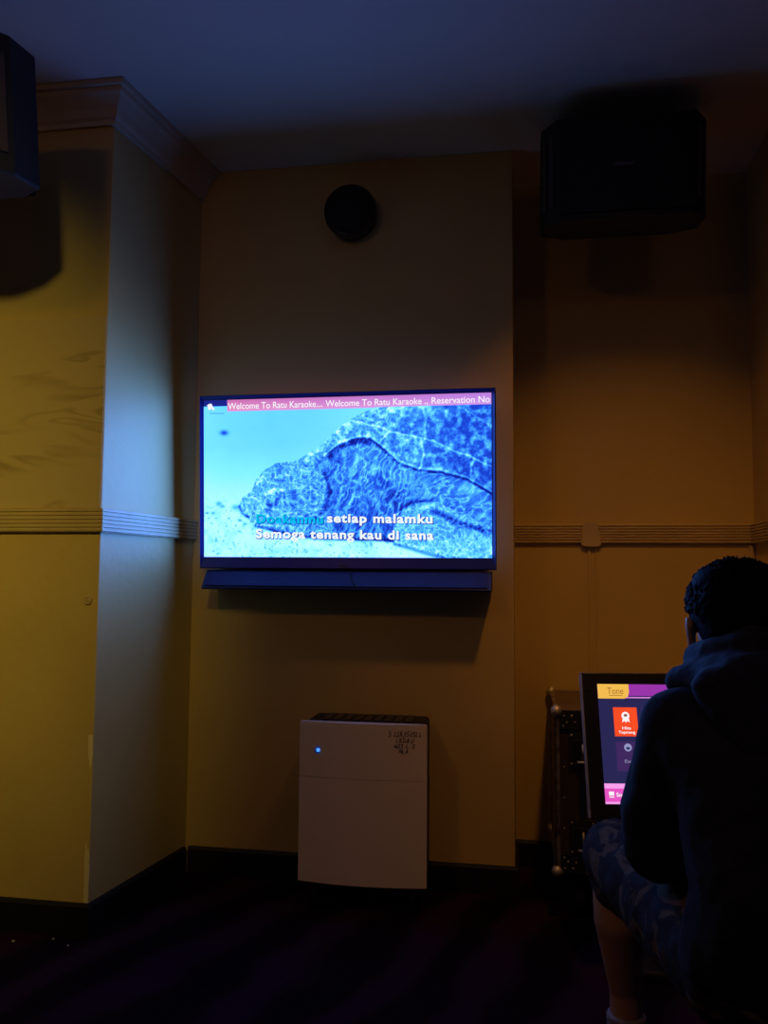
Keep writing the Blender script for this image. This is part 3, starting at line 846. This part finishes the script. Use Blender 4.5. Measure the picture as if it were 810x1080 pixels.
# ------------------------------------------------------------------ touch screen monitor on a stand
MW, MH = 0.665, 0.413
mo = empty('touch_screen_monitor', (0.520, -0.56, 0.449), (math.radians(-14), 0, math.radians(9)))
tag(mo, 'black touch screen monitor with colourful song menu in front of the person', 'monitor')
obj('casing', B(-MW / 2, MW / 2, 0.0, 0.035, 0, MH), M_black, mo, bevel=0.004)
bm = bmesh.new()
for a in (-MW / 2 - 0.0015, MW / 2 - 0.0015): box(bm, a, a + 0.003, 0.002, 0.03, 0.004, MH - 0.004)
box(bm, -MW / 2, MW / 2, 0.002, 0.03, MH - 0.0005, MH + 0.0015)
obj('metal_rim', bm, M_metal, mo)
q0, q1, z0_, z1_ = -MW / 2 + 0.044, MW / 2 - 0.044, 0.042, MH - 0.034
def flat(name, pts, m, out, parent=mo):
    bm = bmesh.new(); prism(bm, pts, -out - 0.0006, -out, 'y')
    return obj(name, bm, m, parent)
def mu(u): return q0 + u * (q1 - q0)
def mv(v): return z0_ + v * (z1_ - z0_)
def rect(u0, u1, v0, v1): return [(mu(u0), mv(v0)), (mu(u1), mv(v0)), (mu(u1), mv(v1)), (mu(u0), mv(v1))]
scn = flat('screen', rect(0, 1, 0, 1), emis('menu_navy', (0.022, 0.020, 0.085)), 0.0008)
flat('menu_header', rect(0.0, 1, 0.900, 1), emis('menu_purple', (0.32, 0.035, 0.40)), 0.0018, scn)
flat('menu_header_line', rect(0.0, 1, 0.880, 0.890), emis('menu_pink_line', (0.75, 0.25, 0.75)), 0.0018, scn)
tab = [(mu(0), mv(.875)), (mu(.135), mv(.875)), (mu(.152), mv(.893)), (mu(.160), mv(.93)), (mu(.160), mv(1)), (mu(0), mv(1))]
flat('menu_tab', tab, emis('menu_gold', (0.90, 0.50, 0.08)), 0.0028, scn)
def mtext(name, s, u0, u1, v0, v1, m, bold=0.0, out=0.0052):
    f = lambda u, w, o_: Vector((mu(u), -o_, mv(w)))
    return text_on(name, s, f, u0, u1, v0, v1, m, scn, bold, out)
mtext('tab_text', 'Tone', .048, .130, .915, .970, emis('menu_brown_text', (0.35, 0.13, 0.03)))
flat('menu_tab_line', rect(.055, .125, .900, .905), MATS['menu_brown_text'], 0.0036, scn)
M_vio = emis('menu_tile_violet', (0.050, 0.022, 0.11))
T0, T1 = 0.072, 0.192
flat('menu_tile', rect(T0, T1, 0.555, 0.800), emis('menu_tile_orange', (0.95, 0.075, 0.018)), 0.0018, scn)
flat('menu_tile', rect(T0, T1, 0.265, 0.510), M_vio, 0.0018, scn)
for k in range(1, 6):
    for v0_, v1_ in ((.555, .8), (.265, .51)): flat('menu_tile', rect(T0 + .145 * k, T1 + .145 * k, v0_, v1_), M_vio, 0.0018, scn)
def disc_pts(u, v, r, n=20, ry=None):
    return [(mu(u) + r * math.cos(2 * math.pi * k / n), mv(v) + (ry or r) * math.sin(2 * math.pi * k / n)) for k in range(n)]
M_mw = emis('menu_white', (0.95, 0.90, 0.92))
TC = (T0 + T1) / 2
flat('menu_icon', disc_pts(TC, .728, 0.0115), M_mw, 0.0028, scn)
flat('menu_icon', [(mu(TC) - .011, mv(.672)), (mu(TC) - .004, mv(.685)), (mu(TC), mv(.670)), (mu(TC) + .004, mv(.685)), (mu(TC) + .011, mv(.672)), (mu(TC) + .008, mv(.72)), (mu(TC) - .008, mv(.72))], M_mw, 0.0036, scn)
flat('menu_icon', disc_pts(TC, .732, 0.0055, ry=.004), emis('menu_icon_centre', (0.30, 0.10, 0.06)), 0.0044, scn)
flat('menu_icon', disc_pts(TC, .462, 0.0110), emis('menu_icon_dim', (0.30, 0.30, 0.55)), 0.0028, scn)
flat('menu_icon', disc_pts(TC, .455, 0.0055, ry=.004), emis('menu_icon_dim_centre', (0.03, 0.03, 0.12)), 0.0036, scn)
mtext('tile_text', 'Hits', TC - .022, TC + .022, .613, .636, M_mw, 0.02)
mtext('tile_text', 'Topmeng', TC - .042, TC + .042, .578, .601, M_mw, 0.02)
mtext('tile_text', 'Ext', TC - .022, TC + .020, .335, .362, emis('menu_grey_text', (0.25, 0.24, 0.40)), 0.01)
flat('menu_footer', rect(0.0, 1, 0.0, 0.165), emis('menu_magenta', (0.80, 0.09, 0.55)), 0.0018, scn)
flat('menu_footer_band', rect(0.0, 1, 0.125, 0.165), emis('menu_light_pink', (0.95, 0.35, 0.85)), 0.0028, scn)
flat('menu_footer_band', rect(0.0, 1, 0.0, 0.018), MATS['menu_light_pink'], 0.0028, scn)
flat('menu_icon', rect(0.020, 0.045, 0.068, 0.100), M_mw, 0.0028, scn)
flat('menu_icon', rect(0.020, 0.045, 0.052, 0.060), M_mw, 0.0028, scn)
mtext('footer_text', 'Songs', .055, .120, .060, .092, M_mw, 0.02)
bm = bmesh.new(); lathe(bm, [(0.0045, -0.0002), (0.0045, -0.002), (0.002, -0.003)], (-MW / 2 + 0.016, 0, MH - 0.05), seg=16)
obj('sensor_dot', bm, mat('sensor_glass', (0.03, 0.03, 0.06), 0.1), mo, True)
bm = bmesh.new(); box(bm, -0.10, 0.10, 0.0355, 0.065, 0.10, 0.30)
obj('rear_mount', bm, M_matte, mo, bevel=0.004)
st = empty('monitor_stand', (0.520, -0.42, 0.0)); tag(st, 'dark floor stand carrying the touch screen monitor', 'stand')
bm = bmesh.new(); tube(bm, (0, 0, 0.03), (0, 0.03, 0.62), 0.022)
obj('pole', bm, M_matte, st, True)
obj('base', B(-0.22, 0.22, -0.16, 0.14, 0.0, 0.03), M_matte, st, bevel=0.008)
obj('shelf', B(-0.30, 0.24, -0.10, 0.06, 0.40, 0.425), M_matte, st, bevel=0.004)

# ------------------------------------------------------------------ stool
so = empty('stool', (0.445, -1.66, 0.0)); so.scale = (0.9, 0.9, 0.935); tag(so, 'dark low stool under the seated person', 'stool')
bm = bmesh.new(); lathe(bm, [(0.17, 0.345), (0.185, 0.355), (0.188, 0.385), (0.175, 0.402), (0.10, 0.408)], axis='z')
obj('seat', bm, M_stool, so, True)
for a in (45, 135, 225, 315):
    c, s = math.cos(math.radians(a)), math.sin(math.radians(a))
    bm = bmesh.new(); tube(bm, (0.12 * c, 0.12 * s, 0.346), (0.17 * c, 0.17 * s, 0.0), 0.015, 0.012)
    obj('leg', bm, M_steel, so, True)

# ------------------------------------------------------------------ the person, seated, seen from behind
pe = empty('person', (0, 0, 0)); tag(pe, 'person in a dark navy hooded sweatshirt seated with their back to us', 'person')
V = Vector
HC = V((0.392, -1.455, 1.060))
def hand(bm, wrist, d, up, side, curl=0.5, s=1.0):
    """wrist, pointing direction, back-of-hand normal, side=+1 thumb on the +cross side"""
    d = V(d).normalized(); up = V(up).normalized(); lat = d.cross(up).normalized() * side; up = lat.cross(d).normalized() * side
    w = V(wrist)
    k = w + d * 0.085 * s
    hull(bm, [(w, (.021, .021, .017)), (w + d * .05 * s + lat * .024 * s, .015 * s), (w + d * .05 * s - lat * .026 * s, .013 * s),
              (k + lat * .030 * s, .0115 * s), (k - lat * .030 * s, .0105 * s)])
    for i, (off, ln) in enumerate(((.030, .068), (.010, .076), (-.010, .071), (-.030, .056))):
        p = k + lat * off * s; dd = (d + lat * off * 2.2).normalized(); r = .0088 * s; seg = [.42, .33, .25]
        a = 0.15; prev = (p, r)
        for j, f in enumerate(seg):
            a += curl * (0.75 if j else 0.45)
            q = prev[0] + (dd * math.cos(a) - up * math.sin(a)) * ln * f * s
            nx_ = (q, r * (1 - .09 * (j + 1))); hull(bm, [prev, nx_]); prev = nx_
    t0 = w + d * .028 * s + lat * .022 * s
    t1 = t0 + (d * .55 + lat * .75 - up * .35).normalized() * .040 * s
    t2 = t1 + (d * .9 + lat * .30 - up * .35).normalized() * .030 * s
    t3 = t2 + (d * 1. + lat * .05 - up * .35).normalized() * .022 * s
    chain(bm, [(t0, .0145 * s), (t1, .0115 * s), (t2, .0100 * s), (t3, .0082 * s)])

Ls, Le, Lw = V((.268, -1.545, .875)), V((.240, -1.500, .655)), V((.300, -1.275, .645))
Rs, Re, Rw = V((.590, -1.545, .875)), V((.640, -1.420, .665)), V((.560, -1.175, .700))
Lh, Lk, La = V((.345, -1.60, .495)), V((.200, -1.165, .530)), V((.222, -1.130, .105))
Rh, Rk, Ra = V((.535, -1.60, .495)), V((.680, -1.180, .530)), V((.660, -1.140, .105))
bm = bmesh.new()
hull(bm, [((.44, -1.62, .500), (.165, .115, .100)), ((.44, -1.64, .640), (.145, .100, .060))])
hull(bm, [((.44, -1.64, .640), (.145, .100, .060)), ((.43, -1.575, .80), (.160, .105, .100))])
hull(bm, [((.43, -1.575, .80), (.160, .105, .100)), (Ls, .048), (Rs, .048), ((.40, -1.535, .93), (.06, .06, .04))])
chain(bm, [((.405, -1.545, .92), .060), ((.398, -1.50, .99), .052), (HC + V((0, -.01, -.04)), .055)])
# skull, face
hull(bm, [(HC + V((0, -.012, .012)), (.074, .084, .080)), (HC + V((0, .030, .015)), (.066, .060, .072))])
hull(bm, [(HC + V((0, .040, -.030)), (.062, .045, .050)), (HC + V((0, .052, -.088)), (.034, .030, .026)), (HC + V((0, -.01, -.05)), (.058, .05, .035))])
hull(bm, [(HC + V((0, .094, -.010)), .008), (HC + V((0, .112, -.046)), .011), (HC + V((-.012, .098, -.050)), .008), (HC + V((.012, .098, -.050)), .008)])
hull(bm, [(HC + V((-.022, .086, .004)), .010), (HC + V((.022, .086, .004)), .010)])                         # brow
for s in (-1, 1): ball(bm, HC + V((.031 * s, .080, -.012)), (.013, .010, .010), 8)                          # eyes
hull(bm, [(HC + V((-.018, .088, -.074)), .007), (HC + V((.018, .088, -.074)), .007)])                       # mouth
hull(bm, [(HC + V((-.015, .086, -.083)), .007), (HC + V((.015, .086, -.083)), .007)])
for s in (-1, 1):                                                                                           # ears
    e = HC + V((.079 * s, -.004, -.028))
    hull(bm, [(e + V((0, .006, -.024)), (.007, .008, .008)), (e + V((.006 * s, -.006, .018)), (.008, .014, .014)), (e + V((0, .012, .012)), (.008, .008, .012))])
    chain(bm, [(e + V((.010 * s, -.016, .010)), .0035), (e + V((.012 * s, -.012, .026)), .0035), (e + V((.008 * s, .002, .030)), .0035)])
chain(bm, [(Ls, .048), (Le, .040), (Lw, .025)]); chain(bm, [(Rs, .048), (Re, .040), (Rw, .025)])
hand(bm, Lw, (-.35, .75, -.30), (0, .3, 1), -1 if False else 1, 0.45)
hand(bm, Rw, (-.15, 1, .15), (.1, -.1, 1), -1, 0.55)
for h_, k_, a_, s in ((Lh, Lk, La, -1), (Rh, Rk, Ra, 1)):
    chain(bm, [(h_, .085), (h_.lerp(k_, .5), .074), (k_, .056)])
    chain(bm, [(k_, .054), (k_ + V((.004, -.012, -.13)), .053), (a_ + V((0, 0, .13)), .036), (a_, .034)])
    hull(bm, [(a_ + V((0, -.03, -.06)), (.028, .03, .028)), (a_, .032)])
    hull(bm, [(a_ + V((0, -.03, -.065)), (.028, .03, .025)), (a_ + V((0, .13, -.078)), (.038, .035, .018))])
body = organic('body', bm, M_skin, pe, voxel=0.0045, smooth=3)

# hair: short dense crop with a ragged top
bm = bmesh.new()
hull(bm, [(HC + V((0, -.016, .022)), (.088, .094, .082)), (HC + V((0, .026, .035)), (.080, .062, .066))])
hull(bm, [(HC + V((0, -.040, -.020)), (.074, .062, .05)), (HC + V((0, -.050, -.055)), (.052, .036, .02)), (HC + V((0, -.02, .02)), (.085, .08, .06))])
hull(bm, [(HC + V((-.035, -.02, .068)), (.045, .055, .03)), (HC + V((.03, .0, .072)), (.045, .055, .028))])
rr = random.Random(11)
for k in range(1500):
    th = rr.uniform(0, 2 * math.pi); ph = math.acos(rr.uniform(-.15, 1))
    n = V((math.sin(ph) * math.cos(th), math.sin(ph) * math.sin(th), math.cos(ph)))
    p = HC + V((0, -.008, .024)) + V((n.x * .089, n.y * .096, n.z * .086))
    dirn = (n + V((rr.uniform(-.5, .5), rr.uniform(-.5, .5), rr.uniform(-.3, .3)))).normalized()
    tube(bm, p - dirn * .008, p + dirn * rr.uniform(.003, .010) * (1 if ph < 1 else .6), .0040, .0018, 6)
organic('hair', bm, M_hair, pe, voxel=0.0026, smooth=1)

# sweatshirt
bm = bmesh.new()
hull(bm, [((.44, -1.63, .520), (.195, .140, .055)), ((.44, -1.655, .640), (.178, .125, .060))])
hull(bm, [((.44, -1.655, .640), (.178, .125, .060)), ((.43, -1.590, .80), (.185, .130, .100))])
hull(bm, [((.43, -1.590, .80), (.185, .130, .100)), (Ls, .066), (Rs, .066), ((.40, -1.555, .920), (.085, .07, .045))])
chain(bm, [(Ls, .066), (Le + V((-.004, 0, .06)), .062), (Le, .060), (Le.lerp(Lw, .5), .052), (Lw - (Lw - Le) * .10, .036)])
chain(bm, [(Rs, .066), (Re + V((.004, 0, .06)), .062), (Re, .060), (Re.lerp(Rw, .5), .052), (Rw - (Rw - Re) * .10, .036)])
sw = organic('sweatshirt', bm, M_hood, pe, voxel=0.006, smooth=5, wrinkle=(0.07, 0.012))
# hood bunched round the neck
bm = bmesh.new()
chain(bm, [((.318, -1.470, .985), (.024, .03, .030)), ((.335, -1.520, .995), (.030, .03, .034)), ((.395, -1.560, 1.020), (.04, .034, .036)),
           ((.465, -1.530, 1.010), (.032, .03, .036)), ((.480, -1.470, .985), (.024, .03, .030))])
hull(bm, [((.300, -1.505, .950), (.045, .045, .034)), ((.395, -1.600, .960), (.085, .045, .055)), ((.350, -1.540, .985), (.03, .03, .03))])
hull(bm, [((.505, -1.505, .950), (.045, .045, .034)), ((.405, -1.600, .960), (.085, .045, .055)), ((.45, -1.540, .985), (.03, .03, .03))])
hull(bm, [((.400, -1.600, .955), (.12, .05, .05)), ((.400, -1.650, .870), (.075, .04, .05))])
organic('hood', bm, M_hood, sw, voxel=0.005, smooth=4, wrinkle=(0.05, 0.010))

# shorts with a blotchy pale / dark print
mp_ = bpy.data.materials.new('blotchy_print_fabric'); mp_.use_nodes = True
nt = mp_.node_tree; b = nt.nodes['Principled BSDF']; b.inputs['Roughness'].default_value = 0.9
tc = nt.nodes.new('ShaderNodeTexCoord'); nz = nt.nodes.new('ShaderNodeTexNoise'); nz.inputs['Scale'].default_value = 15
nz.inputs['Distortion'].default_value = 1.2; nz.inputs['Detail'].default_value = 3
r3 = nt.nodes.new('ShaderNodeValToRGB'); r3.color_ramp.interpolation = 'EASE'
r3.color_ramp.elements[0].position = .52; r3.color_ramp.elements[0].color = (.012, .010, .018, 1)
r3.color_ramp.elements[1].position = .58; r3.color_ramp.elements[1].color = (.13, .085, .05, 1)
nt.links.new(tc.outputs['Object'], nz.inputs['Vector']); nt.links.new(nz.outputs['Fac'], r3.inputs['Fac'])
nt.links.new(r3.outputs[0], b.inputs['Base Color'])
bm = bmesh.new()
hull(bm, [((.44, -1.62, .500), (.180, .130, .092)), ((.44, -1.63, .56), (.165, .12, .04))])
for h_, k_, s in ((Lh, Lk, -1), (Rh, Rk, 1)):
    chain(bm, [(h_, (.095, .10, .092)), (h_.lerp(k_, .5), (.088, .09, .088)), (k_ + V((0, .012, .002)), (.070, .066, .070))])
    hull(bm, [(k_ + V((-.004, .01, -.010)), (.068, .062, .05)), (k_ + V((.012 * -s * -1 + .02, -.01, -.085)), (.055, .06, .014)), (k_ + V((.06 if s < 0 else -.06, -.10, -.06)), (.05, .06, .05))])
organic('shorts', bm, mp_, pe, voxel=0.006, smooth=4, wrinkle=(0.05, 0.014))

for a_ in (La, Ra):
    bm = bmesh.new()
    chain(bm, [(a_ + V((0, 0, .075)), (.043, .043, .010)), (a_ + V((0, 0, .0)), (.040, .040, .03)), (a_ + V((0, .0, -.04)), (.036, .045, .02))])
    organic('sock', bm, M_sock, pe, voxel=0.004, smooth=2)
    bm = bmesh.new()
    hull(bm, [(a_ + V((0, -.03, -.055)), (.040, .045, .030)), (a_ + V((0, .03, -.050)), (.040, .045, .030))])
    hull(bm, [(a_ + V((0, .02, -.062)), (.042, .045, .026)), (a_ + V((0, .14, -.072)), (.046, .045, .024))])
    hull(bm, [(a_ + V((0, -.035, -.092)), (.042, .045, .012)), (a_ + V((0, .145, -.092)), (.050, .050, .012))])
    organic('shoe', bm, M_shoe, pe, voxel=0.004, smooth=2)

# ------------------------------------------------------------------ scraps on the carpet by the left wall
for i, (xx, yy, lb) in enumerate(((-1.37, -0.66, 'tiny pale scrap on the carpet right at the left wall corner'),
                                  (-1.44, -0.625, 'tiny pale scrap on the carpet, middle of the row along the left wall'),
                                  (-1.552, -0.661, 'largest pale scrap on the carpet, furthest left along the wall'))):
    rr = random.Random(i + 5); s = (0.003, 0.0035, 0.006)[i]
    bm = bmesh.new()
    pts = [(xx + s * rr.uniform(.6, 1.2) * math.cos(t), yy + s * rr.uniform(.6, 1.2) * math.sin(t)) for t in (0, 1, 2.1, 3.2, 4.2, 5.3)]
    prism(bm, pts, 0.0003, 0.003)
    tag(obj('paper_scrap', bm, M_scrap), lb, 'scrap', 'scraps on the carpet')
